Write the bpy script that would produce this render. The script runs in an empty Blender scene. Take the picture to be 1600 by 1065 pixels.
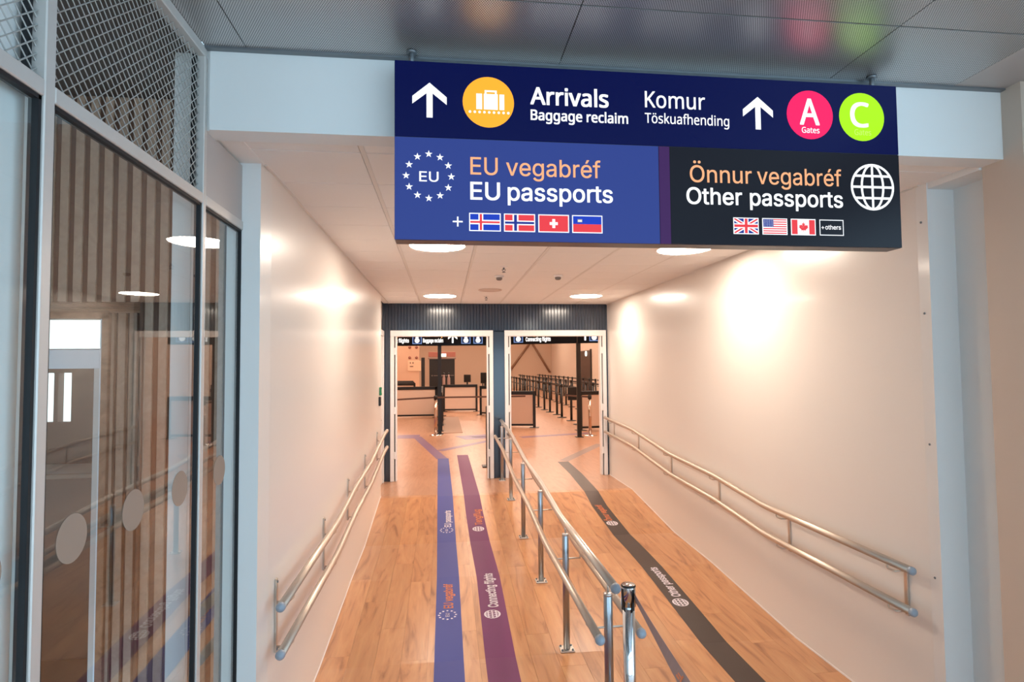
import bpy, bmesh, math, os, random
from mathutils import Vector, Matrix
random.seed(7)
S = bpy.context.scene
COL = S.collection

# ------------------------------------------------------------------ camera, world, exposure
cam = bpy.data.cameras.new('camera'); cam_ob = bpy.data.objects.new('camera', cam); COL.objects.link(cam_ob)
cam.sensor_fit = 'HORIZONTAL'; cam.sensor_width = 36.0; cam.lens = 896.54 / 1600 * 36.0
cam.clip_start = 0.02; cam.clip_end = 300
YAW, PITCH, ROLL = 0.1176, 0.0429, -0.0087
fw = Vector((math.sin(YAW)*math.cos(PITCH), math.cos(YAW)*math.cos(PITCH), math.sin(PITCH)))
rt = Vector((math.cos(YAW), -math.sin(YAW), 0)); up = rt.cross(fw)
R_ = rt*math.cos(ROLL) + up*math.sin(ROLL); U_ = -rt*math.sin(ROLL) + up*math.cos(ROLL)
m = Matrix((R_, U_, -fw)).transposed().to_4x4(); m.translation = Vector((0, 0, 2.17))
cam_ob.matrix_world = m
S.camera = cam_ob
w = bpy.data.worlds.new('daylight'); S.world = w; w.use_nodes = True
bg = w.node_tree.nodes['Background']; bg.inputs[0].default_value = (0.54, 0.80, 1.0, 1); bg.inputs[1].default_value = 4.0
S.view_settings.view_transform = 'Standard'; S.view_settings.look = 'None'
S.view_settings.exposure = 0.0; S.view_settings.gamma = 1.0; S.view_settings.use_curve_mapping = False
LAMP_W = 72.0      # corridor downlight emission
HALL_W = 17.0       # control hall ceiling panels

# ------------------------------------------------------------------ materials
def lin(c):
    return tuple(((v/255)/12.92 if v/255 <= .04045 else ((v/255+.055)/1.055)**2.4) for v in c)
MATS = {}
def mat(name, rgb, rough=.5, metal=0, emit=0, noise=0, nscale=8, coat=0, spec=.5, bump=0, bscale=200, lin_rgb=None):
    if name in MATS: return MATS[name]
    M = bpy.data.materials.new(name); M.use_nodes = True; nt = M.node_tree; P = nt.nodes['Principled BSDF']
    c = lin_rgb or lin(rgb)
    P.inputs['Base Color'].default_value = (*c, 1); P.inputs['Roughness'].default_value = rough
    P.inputs['Metallic'].default_value = metal; P.inputs['Specular IOR Level'].default_value = spec
    P.inputs['Coat Weight'].default_value = coat; P.inputs['Coat Roughness'].default_value = .12
    if emit:
        P.inputs['Emission Color'].default_value = (*c, 1); P.inputs['Emission Strength'].default_value = emit
    tc = nt.nodes.new('ShaderNodeTexCoord')
    nz = nt.nodes.new('ShaderNodeTexNoise'); nz.inputs['Scale'].default_value = nscale; nz.inputs['Detail'].default_value = 4
    nt.links.new(tc.outputs['Object'], nz.inputs['Vector'])
    if noise:
        mx = nt.nodes.new('ShaderNodeMix'); mx.data_type = 'RGBA'; mx.blend_type = 'MULTIPLY'
        mx.inputs[0].default_value = 1
        rp = nt.nodes.new('ShaderNodeMapRange'); rp.inputs[3].default_value = 1-noise; rp.inputs[4].default_value = 1
        nt.links.new(nz.outputs[0], rp.inputs[0])
        mx.inputs[6].default_value = (*c, 1); nt.links.new(rp.outputs[0], mx.inputs[7])
        nt.links.new(mx.outputs[2], P.inputs['Base Color'])
    if bump:
        n2 = nt.nodes.new('ShaderNodeTexNoise'); n2.inputs['Scale'].default_value = bscale
        nt.links.new(tc.outputs['Object'], n2.inputs['Vector'])
        bp = nt.nodes.new('ShaderNodeBump'); bp.inputs['Strength'].default_value = bump; bp.inputs['Distance'].default_value = .002
        nt.links.new(n2.outputs[0], bp.inputs['Height']); nt.links.new(bp.outputs[0], P.inputs['Normal'])
    MATS[name] = M
    return M

def wood_mat(name, base, dark, light, rough, grain=1.0):
    M = bpy.data.materials.new(name); M.use_nodes = True; nt = M.node_tree; P = nt.nodes['Principled BSDF']; L = nt.links
    N = nt.nodes.new
    tc = N('ShaderNodeTexCoord'); oi = N('ShaderNodeObjectInfo')
    cb = N('ShaderNodeCombineXYZ'); mu = N('ShaderNodeMath'); mu.operation = 'MULTIPLY'; mu.inputs[1].default_value = 37.0
    L.new(oi.outputs['Random'], mu.inputs[0]); L.new(mu.outputs[0], cb.inputs[0]); L.new(mu.outputs[0], cb.inputs[1])
    ad = N('ShaderNodeVectorMath'); ad.operation = 'ADD'; L.new(tc.outputs['Object'], ad.inputs[0]); L.new(cb.outputs[0], ad.inputs[1])
    mp = N('ShaderNodeMapping'); mp.inputs['Scale'].default_value = (7*grain, 1.1*grain, 7*grain); L.new(ad.outputs[0], mp.inputs[0])
    n1 = N('ShaderNodeTexNoise'); n1.inputs['Scale'].default_value = 1.0; n1.inputs['Detail'].default_value = 6; n1.inputs['Distortion'].default_value = 2.6
    L.new(mp.outputs[0], n1.inputs['Vector'])
    mp2 = N('ShaderNodeMapping'); mp2.inputs['Scale'].default_value = (60, 3, 60); L.new(ad.outputs[0], mp2.inputs[0])
    n2 = N('ShaderNodeTexNoise'); n2.inputs['Scale'].default_value = 1.0; n2.inputs['Detail'].default_value = 3; L.new(mp2.outputs[0], n2.inputs['Vector'])
    rp = N('ShaderNodeValToRGB'); e = rp.color_ramp.elements
    e[0].position = .26; e[0].color = (*lin(dark), 1); e[1].position = .70; e[1].color = (*lin(light), 1)
    q = e.new(.44); q.color = (*lin(base), 1)
    L.new(n1.outputs[0], rp.inputs[0])
    mr = N('ShaderNodeMapRange'); mr.inputs[3].default_value = .86; mr.inputs[4].default_value = 1.1; L.new(n2.outputs[0], mr.inputs[0])
    mr2 = N('ShaderNodeMapRange'); mr2.inputs[3].default_value = .90; mr2.inputs[4].default_value = 1.08; L.new(oi.outputs['Random'], mr2.inputs[0])
    m3 = N('ShaderNodeMath'); m3.operation = 'MULTIPLY'; L.new(mr.outputs[0], m3.inputs[0]); L.new(mr2.outputs[0], m3.inputs[1])
    mx = N('ShaderNodeVectorMath'); mx.operation = 'SCALE'; L.new(rp.outputs[0], mx.inputs[0]); L.new(m3.outputs[0], mx.inputs['Scale'])
    L.new(mx.outputs[0], P.inputs['Base Color']); P.inputs['Roughness'].default_value = rough
    P.inputs['Specular IOR Level'].default_value = .5
    MATS[name] = M
    return M

def glass_mat(name, tint=(.93, .96, .96)):
    M = bpy.data.materials.new(name); M.use_nodes = True; nt = M.node_tree; L = nt.links; nt.nodes.remove(nt.nodes['Principled BSDF'])
    out = nt.nodes['Material Output']; N = nt.nodes.new
    tr = N('ShaderNodeBsdfTransparent'); tr.inputs[0].default_value = (*tint, 1)
    gl = N('ShaderNodeBsdfGlossy'); gl.inputs['Roughness'].default_value = .012; gl.inputs[0].default_value = (1, 1, 1, 1)
    lw = N('ShaderNodeLayerWeight'); lw.inputs[0].default_value = .5
    pw = N('ShaderNodeMath'); pw.operation = 'POWER'; pw.inputs[1].default_value = 4.2; L.new(lw.outputs['Facing'], pw.inputs[0])
    mr = N('ShaderNodeMapRange'); mr.inputs[3].default_value = .07; mr.inputs[4].default_value = .95; L.new(pw.outputs[0], mr.inputs[0])
    mx = N('ShaderNodeMixShader'); L.new(mr.outputs[0], mx.inputs[0]); L.new(tr.outputs[0], mx.inputs[1]); L.new(gl.outputs[0], mx.inputs[2])
    L.new(mx.outputs[0], out.inputs[0]); MATS[name] = M
    return M

def perforated_mat(name):
    M = bpy.data.materials.new(name); M.use_nodes = True; nt = M.node_tree; L = nt.links; N = nt.nodes.new; P = nt.nodes['Principled BSDF']
    tc = N('ShaderNodeTexCoord'); res = []
    for off in (0.0, .5):
        mp = N('ShaderNodeMapping'); mp.inputs['Scale'].default_value = (105, 62, 1); mp.inputs['Location'].default_value = (off, off, 0)
        L.new(tc.outputs['Object'], mp.inputs[0])
        fr = N('ShaderNodeVectorMath'); fr.operation = 'FRACTION'; L.new(mp.outputs[0], fr.inputs[0])
        sb = N('ShaderNodeVectorMath'); sb.operation = 'SUBTRACT'; sb.inputs[1].default_value = (.5, .5, 0); L.new(fr.outputs[0], sb.inputs[0])
        ml = N('ShaderNodeVectorMath'); ml.operation = 'MULTIPLY'; ml.inputs[1].default_value = (1, 1.7, 0); L.new(sb.outputs[0], ml.inputs[0])
        ln = N('ShaderNodeVectorMath'); ln.operation = 'LENGTH'; L.new(ml.outputs[0], ln.inputs[0]); res.append(ln.outputs['Value'])
    mn = N('ShaderNodeMath'); mn.operation = 'MINIMUM'; L.new(res[0], mn.inputs[0]); L.new(res[1], mn.inputs[1])
    gt = N('ShaderNodeMath'); gt.operation = 'GREATER_THAN'; gt.inputs[1].default_value = .33; L.new(mn.outputs[0], gt.inputs[0])
    mx = N('ShaderNodeMix'); mx.data_type = 'RGBA'; mx.inputs[6].default_value = (.09, .09, .092, 1); mx.inputs[7].default_value = (.66, .64, .63, 1)
    L.new(gt.outputs[0], mx.inputs[0]); L.new(mx.outputs[2], P.inputs['Base Color'])
    mt = N('ShaderNodeMath'); mt.operation = 'MULTIPLY'; mt.inputs[1].default_value = .75; L.new(gt.outputs[0], mt.inputs[0]); L.new(mt.outputs[0], P.inputs['Metallic'])
    P.inputs['Roughness'].default_value = .37
    MATS[name] = M
    return M

WALLW = mat('satin_white_wall', (228, 220, 212), rough=.3, noise=.03, nscale=1.5, coat=.25)
ENDW = mat('matt_white_wall', (226, 226, 224), rough=.6, noise=.03, nscale=2)
BEIGE = mat('beige_panel', (202, 184, 168), rough=.5, noise=.04, nscale=2)
GREYP = mat('grey_panel', (176, 168, 164), rough=.45, noise=.03)
ALU = mat('brushed_aluminium', (200, 195, 190), rough=.45, metal=.3, noise=.05, nscale=30)
ALUD = mat('grey_trim', (120, 124, 128), rough=.4, metal=.5)
STEEL = mat('satin_steel', (210, 204, 196), rough=.33, metal=.9)
CHROME = mat('chrome', (215, 218, 222), rough=.07, metal=1.0)
CAPG = mat('grey_plastic_cap', (150, 160, 172), rough=.4, noise=.03)
BLACK = mat('black_plastic', (18, 17, 18), rough=.4, noise=.1)
RUBBER = mat('black_gasket', (14, 15, 20), rough=.6)
CEILT = mat('white_ceiling_tile', (240, 236, 232), rough=.9, noise=.03, nscale=60, bump=.1, bscale=400)
TBAR = mat('ceiling_runner', (226, 220, 214), rough=.6)
SHADOW = mat('ceiling_void', (90, 82, 76), rough=.9)
FRAMEW = mat('white_door_frame', (236, 230, 226), rough=.35, noise=.02)
NAVY = mat('navy_gloss_panel', (38, 50, 66), rough=.22, coat=.5, noise=.05, nscale=3)
FLOOR = wood_mat('oak_vinyl_plank', (188, 132, 90), (146, 94, 60), (198, 146, 102), .29, .8)
FLOORH = wood_mat('oak_vinyl_hall', (178, 132, 102), (164, 116, 86), (188, 144, 114), .28)
SUBF = mat('floor_joint', (120, 78, 48), rough=.7)
GLASS = glass_mat('clear_glass')
PERF = perforated_mat('perforated_metal')
TBLUE = mat('blue_floor_tape', (56, 66, 140), spec=.3, rough=.5, noise=.06, nscale=6)
TPURP = mat('purple_floor_tape', (108, 44, 92), spec=.3, rough=.5, noise=.06, nscale=6)
TDARK = mat('dark_brown_floor_tape', (58, 45, 40), rough=.36, noise=.08, nscale=6)
TLILAC = mat('lilac_floor_tape', (114, 90, 132), rough=.3, noise=.06, nscale=6)
TGREY = mat('grey_floor_tape', (136, 116, 108), rough=.35, noise=.06, nscale=6)
PWHITE = mat('white_print', (235, 225, 232), rough=.5)
PORANGE = mat('orange_print', (222, 130, 84), rough=.5)
SLAT = wood_mat('oak_slat', (168, 138, 116), (158, 128, 106), (176, 148, 126), .5)
SLATB = mat('slat_backing', (92, 64, 48), rough=.8)
OAKF = wood_mat('oak_frame', (150, 108, 80), (120, 84, 60), (170, 128, 98), .4)
def emis(name, rgb, k=1.0, rough=.25):
    M = mat(name, rgb, rough=rough, emit=k, spec=.15); c = lin(rgb)
    M.node_tree.nodes['Principled BSDF'].inputs['Base Color'].default_value = (c[0]*.2, c[1]*.2, c[2]*.2, 1); return M

# ------------------------------------------------------------------ geometry helpers
class MB:
    def __init__(s): s.v = []; s.f = []; s.mi = []; s.sm = []
    def add(s, vs, fs, mi=0, smooth=False):
        o = len(s.v); s.v += [tuple(p) for p in vs]; s.f += [tuple(i+o for i in f) for f in fs]
        s.mi += [mi]*len(fs); s.sm += [smooth]*len(fs); return s
    def box(s, x0, x1, y0, y1, z0, z1, mi=0):
        return s.add([(x0,y0,z0),(x1,y0,z0),(x1,y1,z0),(x0,y1,z0),(x0,y0,z1),(x1,y0,z1),(x1,y1,z1),(x0,y1,z1)],
            [(0,3,2,1),(4,5,6,7),(0,1,5,4),(1,2,6,5),(2,3,7,6),(3,0,4,7)], mi)
    def cbox(s, x0, x1, y0, y1, z0, z1, c, mi=0):       # box with chamfered vertical and horizontal edges
        bm = bmesh.new(); bmesh.ops.create_cube(bm, size=1)
        for v in bm.verts:
            v.co = Vector((x0+(v.co.x+.5)*(x1-x0), y0+(v.co.y+.5)*(y1-y0), z0+(v.co.z+.5)*(z1-z0)))
        bmesh.ops.bevel(bm, geom=bm.edges[:], offset=c, segments=1, affect='EDGES')
        bm.verts.index_update()
        s.add([v.co[:] for v in bm.verts], [[v.index for v in f.verts] for f in bm.faces], mi); bm.free(); return s
    def tube(s, pts, r, n=10, mi=0, cap=True):
        pts = [Vector(p) for p in pts]; rings = []; prev = None
        for i, p in enumerate(pts):
            a = (p-pts[i-1]).normalized() if i else (pts[1]-p).normalized()
            b = (pts[i+1]-p).normalized() if i < len(pts)-1 else a
            t = (a+b).normalized()
            if prev is None:
                u = t.orthogonal().normalized()
            else:
                u = (prev - t*prev.dot(t)).normalized()
            prev = u; vv = t.cross(u); k = 1/max(.5, t.dot(a))
            rr = r[i] if isinstance(r, (list, tuple)) else r
            rings.append([p + (u*math.cos(2*math.pi*j/n)+vv*math.sin(2*math.pi*j/n))*rr*(k if 0 < i < len(pts)-1 else 1) for j in range(n)])
        o = len(s.v)
        s.add([q for g in rings for q in g], [(i*n+j, i*n+(j+1) % n, (i+1)*n+(j+1) % n, (i+1)*n+j) for i in range(len(pts)-1) for j in range(n)], mi, True)
        if cap:
            s.f += [tuple(o+j for j in reversed(range(n))), tuple(o+(len(pts)-1)*n+j for j in range(n))]; s.mi += [mi, mi]; s.sm += [False, False]
        return s
    def lathe(s, c, prof, n=20, mi=0, axis='Z', smooth=True):
        c = Vector(c); vs = []
        for r, h in prof:
            for j in range(n):
                a = 2*math.pi*j/n
                q = (r*math.cos(a), r*math.sin(a), h)
                if axis == 'Y': q = (q[0], h, q[1])
                if axis == 'X': q = (h, q[0], q[1])
                vs.append(c+Vector(q))
        fs = [(i*n+j, i*n+(j+1) % n, (i+1)*n+(j+1) % n, (i+1)*n+j) for i in range(len(prof)-1) for j in range(n)]
        if prof[0][0] > 1e-6: fs.append(tuple(reversed(range(n))))
        if prof[-1][0] > 1e-6: fs.append(tuple((len(prof)-1)*n+j for j in range(n)))
        return s.add(vs, fs, mi, smooth)
    def ball(s, c, r, n=14, mi=0):
        k = 8
        return s.lathe(c, [(max(1e-7, r*math.sin(math.pi*i/k)), -r*math.cos(math.pi*i/k)) for i in range(k+1)], n, mi)
    def poly(s, pts, mi=0): return s.add(pts, [tuple(range(len(pts)))], mi)
    def build(s, name, mats, parent=None, label=None, cat=None, group=None, kind=None, origin=None):
        me = bpy.data.meshes.new(name); o3 = Vector(origin) if origin else Vector()
        me.from_pydata([tuple(Vector(v)-o3) for v in s.v], [], s.f)
        for M in (mats if isinstance(mats, (list, tuple)) else [mats]): me.materials.append(M)
        me.polygons.foreach_set('material_index', s.mi); me.polygons.foreach_set('use_smooth', s.sm)
        me.update()
        ob = bpy.data.objects.new(name, me); COL.objects.link(ob); ob.location = o3
        if parent:
            ob.parent = parent
            ob.location = o3 - world_loc(parent)
        tag(ob, label, cat, group, kind); return ob
def world_loc(o):
    v = Vector()
    while o: v = v+Vector(o.location); o = o.parent
    return v
def tag(o, label=None, cat=None, group=None, kind=None):
    if label: o['label'] = label
    if cat: o['category'] = cat
    if group: o['group'] = group
    if kind: o['kind'] = kind
    return o
def empty(name, loc=(0, 0, 0), label=None, cat=None, group=None, kind=None):
    o = bpy.data.objects.new(name, None); COL.objects.link(o); o.location = loc; o.empty_display_size = .1
    return tag(o, label, cat, group, kind)
def copy_tree(o, parent=None, loc=None):
    c = o.copy(); COL.objects.link(c); c.parent = parent
    if loc is not None: c.location = loc
    for ch in list(o.children): copy_tree(ch, c)
    return c
def struct(name, mb, M, origin=None): return mb.build(name, M, kind='structure', origin=origin)
def interp(x, xs, ys):
    if x <= xs[0]: return ys[0]
    for i in range(len(xs)-1):
        if x <= xs[i+1]: return ys[i]+(ys[i+1]-ys[i])*(x-xs[i])/(xs[i+1]-xs[i])
    return ys[-1]
FX = [0, 4.35, 5.75, 6.75, 8.30, 60]; FZ = [0, 0, .105, .14, .325, .325]
def fz(y): return interp(y, FX, FZ)
HF = .325
_txt = {}
def load_font(fn):                      # fonts that ship inside Blender itself; the built-in one when absent
    try:
        return bpy.data.fonts.load(os.path.join(os.path.dirname(bpy.app.binary_path), '%d.%d' % bpy.app.version[:2], 'datafiles', 'fonts', fn))
    except Exception:
        return None
FONTS = {'grotesk': load_font('Inter.woff2'), 'humanist': load_font('NotoSansHebrew-Regular.woff2')}
def text_mesh(body, font):
    key = (body, font)
    if key in _txt: return _txt[key]
    cu = bpy.data.curves.new('t', 'FONT'); cu.body = body; cu.size = 1; cu.font = FONTS[font] or cu.font; cu.resolution_u = 4
    ob = bpy.data.objects.new('t', cu); COL.objects.link(ob)
    me = bpy.data.meshes.new_from_object(ob)
    vs = [v.co.copy() for v in me.vertices]; fs = [tuple(p.vertices) for p in me.polygons]
    bpy.data.objects.remove(ob); bpy.data.curves.remove(cu); bpy.data.meshes.remove(me)
    _txt[key] = (vs, fs); return vs, fs
CAPS = {k: max(v.y for v in text_mesh('H', k)[0]) for k in FONTS}
def text_into(mb, body, org, ux, uy, width, cap, bold=0.0, mi=0, font='grotesk'):
    """flat lettering: org = baseline start, ux/uy = unit directions, fitted to a width and a capital height"""
    vs, fs = text_mesh(body, font)
    x0 = min(v.x for v in vs); x1 = max(v.x for v in vs)
    sx = width/(x1-x0); sy = cap/CAPS[font]; org = Vector(org); ux = Vector(ux); uy = Vector(uy)
    strikes = [(0, 0)] if not bold else [(bold*c*.8, bold*d*.6) for c, d in ((-1, -1), (1, -1), (1, 1), (-1, 1))]
    for dx, dy in strikes:              # heavier weights are struck several times, slightly shifted
        mb.add([org+ux*((v.x-x0+dx)*sx)+uy*((v.y+dy)*sy) for v in vs], fs, mi)
def disc(mb, c, r, ux, uy, n=40, mi=0, ry=None):
    c = Vector(c); ux = Vector(ux); uy = Vector(uy); ry = ry or r
    mb.poly([c+ux*(r*math.cos(2*math.pi*j/n))+uy*(ry*math.sin(2*math.pi*j/n)) for j in range(n)], mi)
def ring(mb, c, r, w_, ux, uy, n=40, mi=0, rx=None, a0=0, a1=2*math.pi):
    c = Vector(c); ux = Vector(ux); uy = Vector(uy); rx = rx or r; vs = []
    for j in range(n+1):
        a = a0+(a1-a0)*j/n; ca, sa = math.cos(a), math.sin(a)
        vs += [c+ux*((rx+w_/2)*ca)+uy*((r+w_/2)*sa), c+ux*((rx-w_/2)*ca)+uy*((r-w_/2)*sa)]
    mb.add(vs, [(2*j, 2*j+1, 2*j+3, 2*j+2) for j in range(n)], mi)
def star(mb, c, r, ux, uy, mi=0):
    c = Vector(c); ux = Vector(ux); uy = Vector(uy); vs = [c]
    for j in range(10):
        a = math.pi/2+j*math.pi/5; q = r if j % 2 == 0 else r*.39
        vs.append(c+ux*(q*math.cos(a))+uy*(q*math.sin(a)))
    mb.add(vs, [(0, 1+j, 1+(j+1) % 10) for j in range(10)], mi)
def quad(mb, o, ux, uy, x0, x1, y0, y1, mi=0):
    o = Vector(o); ux = Vector(ux); uy = Vector(uy)
    mb.poly([o+ux*x0+uy*y0, o+ux*x1+uy*y0, o+ux*x1+uy*y1, o+ux*x0+uy*y1], mi)
def globe(mb, c, r, lw, ux, uy, mi=0):
    ring(mb, c, r, lw, ux, uy, 40, mi)
    ring(mb, c, r, lw, ux, uy, 32, mi, rx=r*.52)
    c = Vector(c); ux = Vector(ux); uy = Vector(uy)
    quad(mb, c, ux, uy, -lw/2, lw/2, -r, r, mi)
    for h in (-.5, 0, .5):
        k = r*math.sqrt(1-h*h); quad(mb, c, ux, uy, -k, k, h*r-lw/2, h*r+lw/2, mi)
def arrow(mb, c, s, ux, uy, mi=0):
    c = Vector(c); ux = Vector(ux); uy = Vector(uy)
    P = lambda a, b: c+ux*(a*s)+uy*(b*s)
    mb.poly([P(-.085, -.5), P(.085, -.5), P(.085, .25), P(-.085, .25)], mi)
    for k in (-1, 1):
        q = [P(0, .5), P(0, .26), P(k*.48, -.12), P(k*.48, .10)]
        mb.poly(q if k > 0 else q[::-1], mi)

# ------------------------------------------------------------------ floor
AX, BX = -.903, 2.753
bm_ = MB(); ys = [-4, 4.35, 5.75, 6.75, 8.30, 9.50]
for a, b in zip(ys[:-1], ys[1:]):
    for (x0, x1) in ([(-6.0, 4.2)] if b <= 4.36 else [(-1.1, 2.80)]):
        za, zb = fz(a)-.005, fz(b)-.005
        if b <= 4.36:
            bm_.add([(x0,a,za),(x1,a,za),(x1,3.02,za),(x0,3.02,za)], [(0,1,2,3)])
            bm_.add([(-1.1,3.02,za),(2.80,3.02,za),(2.80,b,zb),(-1.1,b,zb)], [(0,1,2,3)])
        else:
            bm_.add([(x0,a,za),(x1,a,za),(x1,b,zb),(x0,b,zb)], [(0,1,2,3)])
bm_.box(-6, 4.2, -4, 3.0, -.2, -.006)
floor = struct('floor', bm_, SUBF)
def plank(x0, x1, y0, y1, M, parent):
    cut = [y0]+[q for q in FX if y0+.02 < q < y1-.02]+[y1]; g = .0007; t = .0048
    cx, cy = (x0+x1)/2, (y0+y1)/2; zc = fz(cy); mb = MB(); n = len(cut); vs = []
    for i, y in enumerate(cut):
        yy = y+(g if i == 0 else (-g if i == n-1 else 0)); z = fz(y)
        vs += [(x0+g, yy, z), (x1-g, yy, z), (x0+g, yy, z-t), (x1-g, yy, z-t)]
    fs = [(0, 1, 3, 2), (4*n-4, 4*n-2, 4*n-1, 4*n-3)]
    for i in range(n-1):
        a, b = 4*i, 4*i+4
        fs += [(a, b, b+1, a+1), (a, a+2, b+2, b), (a+1, b+1, b+3, a+3)]
    mb.add(vs, fs); mb.build('plank', M, parent, origin=(cx, cy, zc))
PW = (BX-AX)/19
for i in range(19):
    y = 1.2-random.random()*1.2
    y = 0.6 - (i*0.47 % 1.3)
    while y < 8.42:
        y2 = min(y+1.3, 8.42)
        if 8.42-y2 < .12: y2 = 8.42
        if y2 > 1.2:
            plank(AX+i*PW, AX+(i+1)*PW, max(y, .9), y2, FLOOR, floor)
        y = y2
q = MB().box(-6, AX, -4, 2.98, -.004, 0); q.box(AX, 4.2, -4, .9, -.004, 0); q.box(BX, 4.2, .9, 2.96, -.004, 0)
q.build('floor_sheet', FLOOR, floor)
hf = MB().box(-9, 10, 9.49, 49, HF-.2, HF); hf.box(AX-.15, BX+.02, 8.4205, 9.49, HF-.1, HF)
struct('floor_hall', hf, FLOORH)
# ------------------------------------------------------------------ corridor walls
CZ = 3.20      # tiled ceiling
MZ = 3.5275    # metal ceiling
wl = MB()
wl.box(-1.075, AX, 3.12, 8.40, -.05, CZ+.02)
wl.add([(-1.075,2.98,-.05),(AX-.011,2.98,-.05),(AX+.0015,3.12,-.05),(-1.075,3.12,-.05),(-1.075,2.98,CZ+.02),(AX-.011,2.98,CZ+.02),(AX+.0015,3.12,CZ+.02),(-1.075,3.12,CZ+.02)],
       [(0,3,2,1),(4,5,6,7),(1,2,6,5),(2,3,7,6),(3,0,4,7)])
wl.add([(-1.075,2.98,-.05),(AX-.011,2.98,-.05),(AX-.011,2.98,CZ+.02),(-1.075,2.98,CZ+.02)], [(0,1,2,3)], 1)
wl.box(-1.2, AX-.105, 8.40, 9.60, HF-.05, CZ+.02)
wall_left = struct('wall_left', wl, [WALLW, ENDW])
wr = MB(); wr.box(BX, 2.93, 3.03, 9.60, -.05, CZ+.02)
wr.add([(BX-.0015,3.03,-.05),(BX+.006,2.96,-.05),(2.93,2.96,-.05),(BX-.0015,3.03,CZ+.02),(BX+.006,2.96,CZ+.02),(2.93,2.96,CZ+.02)],[(0,3,4,1)])
wr.add([(BX+.006,2.96,-.05),(3.2,2.96,-.05),(3.2,2.96,CZ+.02),(BX+.006,2.96,CZ+.02)], [(0,1,2,3)], 1)
wall_right = struct('wall_right', wr, [WALLW, ENDW])
sc = MB()
for z in (2.98, 2.45, 1.7, .95): sc.lathe((BX-.0005, 3.0, z), [(.007, 0), (.006, -.003)], 10, axis='X')
sc.build('screw', ALUD, wall_right, kind='stuff')
st = MB().box(2.93, 3.1, 1.7, 2.96, 0, MZ)
struct('wall_niche', st, ENDW)
cp = MB().box(2.78, 2.815, 2.42, 2.635, 0, MZ)
struct('wall_pier', cp, BEIGE)
# skirting weld line of pale sealant along the ramp
for nm, x0, x1 in (('baseboard_left', AX, AX+.004), ('baseboard_right', BX-.004, BX)):
    b = MB(); yy = [3.15, 4.35, 5.75, 6.75, 8.3, 8.4 if x0 < 0 else 9.48]
    for a, c in zip(yy[:-1], yy[1:]):
        za, zc = fz(a), fz(c)
        b.add([(x0,a,za),(x1,a,za),(x1,c,zc),(x0,c,zc),(x0,a,za+.012),(x1,a,za+.012),(x1,c,zc+.012),(x0,c,zc+.012)], [(4,5,6,7),(0,4,7,3),(1,2,6,5),(0,1,5,4),(2,3,7,6)])
    struct(nm, b, FRAMEW)
# header beam
hd = MB().box(-.985, 2.78, 2.52, 2.64, 3.178, MZ+.02); hd.box(-1.06, -.985, 2.532, 2.64, 3.178, MZ+.02)
struct('wall_header', hd, ENDW)
tr = MB().box(-1.0, 2.78, 2.492, 2.52, MZ-.009, MZ+.01)
struct('trim_1', tr, ALUD)
ns = MB().box(2.766, 2.93, 2.641, 2.96, 3.165, 3.4)
struct('ceiling_niche', ns, ENDW)

ww = empty('window_unseen', (0, -4, 0), kind='structure')  # unseen frames behind the camera, added for dark bands in chrome reflections
WFM = mat('dark_window_frame', (52, 54, 58), rough=.5)
for k in range(8): MB().cbox(-4.5+k*1.24-.05, -4.5+k*1.24+.05, -4.06, -3.94, 0, MZ, .005).build('unseen_mullion', WFM, ww)
for z in (.0, 2.6): MB().cbox(-4.6, 4.3, -4.05, -3.95, z, z+.09, .005).build('unseen_rail', WFM, ww)
# ------------------------------------------------------------------ metal hall ceiling
mc = MB().box(-6, 4.2, -4, 2.52, MZ+.03, MZ+.1)
ceil_metal = struct('ceiling_metal', mc, SHADOW)
xs = [-1.0, -.83, .52, 1.835, 2.5]; yb = [-4, -1.935, -.6, .73, 2.065, 2.5]
pg = {}
for i in range(4):
    for j in range(5):
        b = MB().box(xs[i]+.002, xs[i+1]-.002, yb[j]+.004, yb[j+1]-.004, MZ, MZ+.025)
        b.build('ceiling_panel', PERF, ceil_metal, origin=(xs[i], yb[j], MZ))
MB().box(2.5, 2.93, -4, 2.5, MZ-.0, MZ+.03).build('edge_strip', GREYP, ceil_metal)
MB().box(-6, -1.04, -4, 3.12, MZ, MZ+.03).build('back_room_panel', mat('dark_ceiling', (84, 78, 74), rough=.5), ceil_metal)
# ------------------------------------------------------------------ tiled corridor ceiling
cs = MB().box(-1.075, 2.93, 2.64, 9.62, CZ+.014, CZ+.05)
ceil_t = struct('ceiling', cs, SHADOW)
xt = [AX-.08, -.385, .27, .915, 1.545, 2.18, 2.765]; yt = [2.64, 2.79]
while yt[-1] < 9.3: yt.append(min(yt[-1]+.482, 9.49))
yt[-1] = 9.49
tile_me = {}
for i in range(6):
    for j in range(len(yt)-1):
        k = (i, round(yt[j+1]-yt[j], 3))
        x0, x1 = xt[i]+(.013 if i else 0), xt[i+1]-.013 if i < 5 else xt[i+1]
        if k not in tile_me:
            o = MB().cbox(x0, x1, yt[j]+.0035, yt[j+1]-.0035, CZ, CZ+.014, .002).build('ceiling_tile', CEILT, ceil_t, origin=(x0, yt[j], CZ)); tile_me[k] = o
        else:
            o = tile_me[k].copy(); COL.objects.link(o); o.parent = ceil_t; o.location = (x0, yt[j], CZ)
for i in range(1, 6):
    MB().box(xt[i]-.0105, xt[i]+.0125, 2.64, 9.49, CZ+.001, CZ+.012).build('ceiling_runner', TBAR, ceil_t)
MB().box(AX-.001, AX+.012, 3.0, 9.49, CZ-.006, CZ+.002).build('edge_angle', TBAR, ceil_t)
MB().box(BX-.012, BX+.001, 3.0, 9.49, CZ-.006, CZ+.002).build('edge_angle', TBAR, ceil_t)
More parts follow.
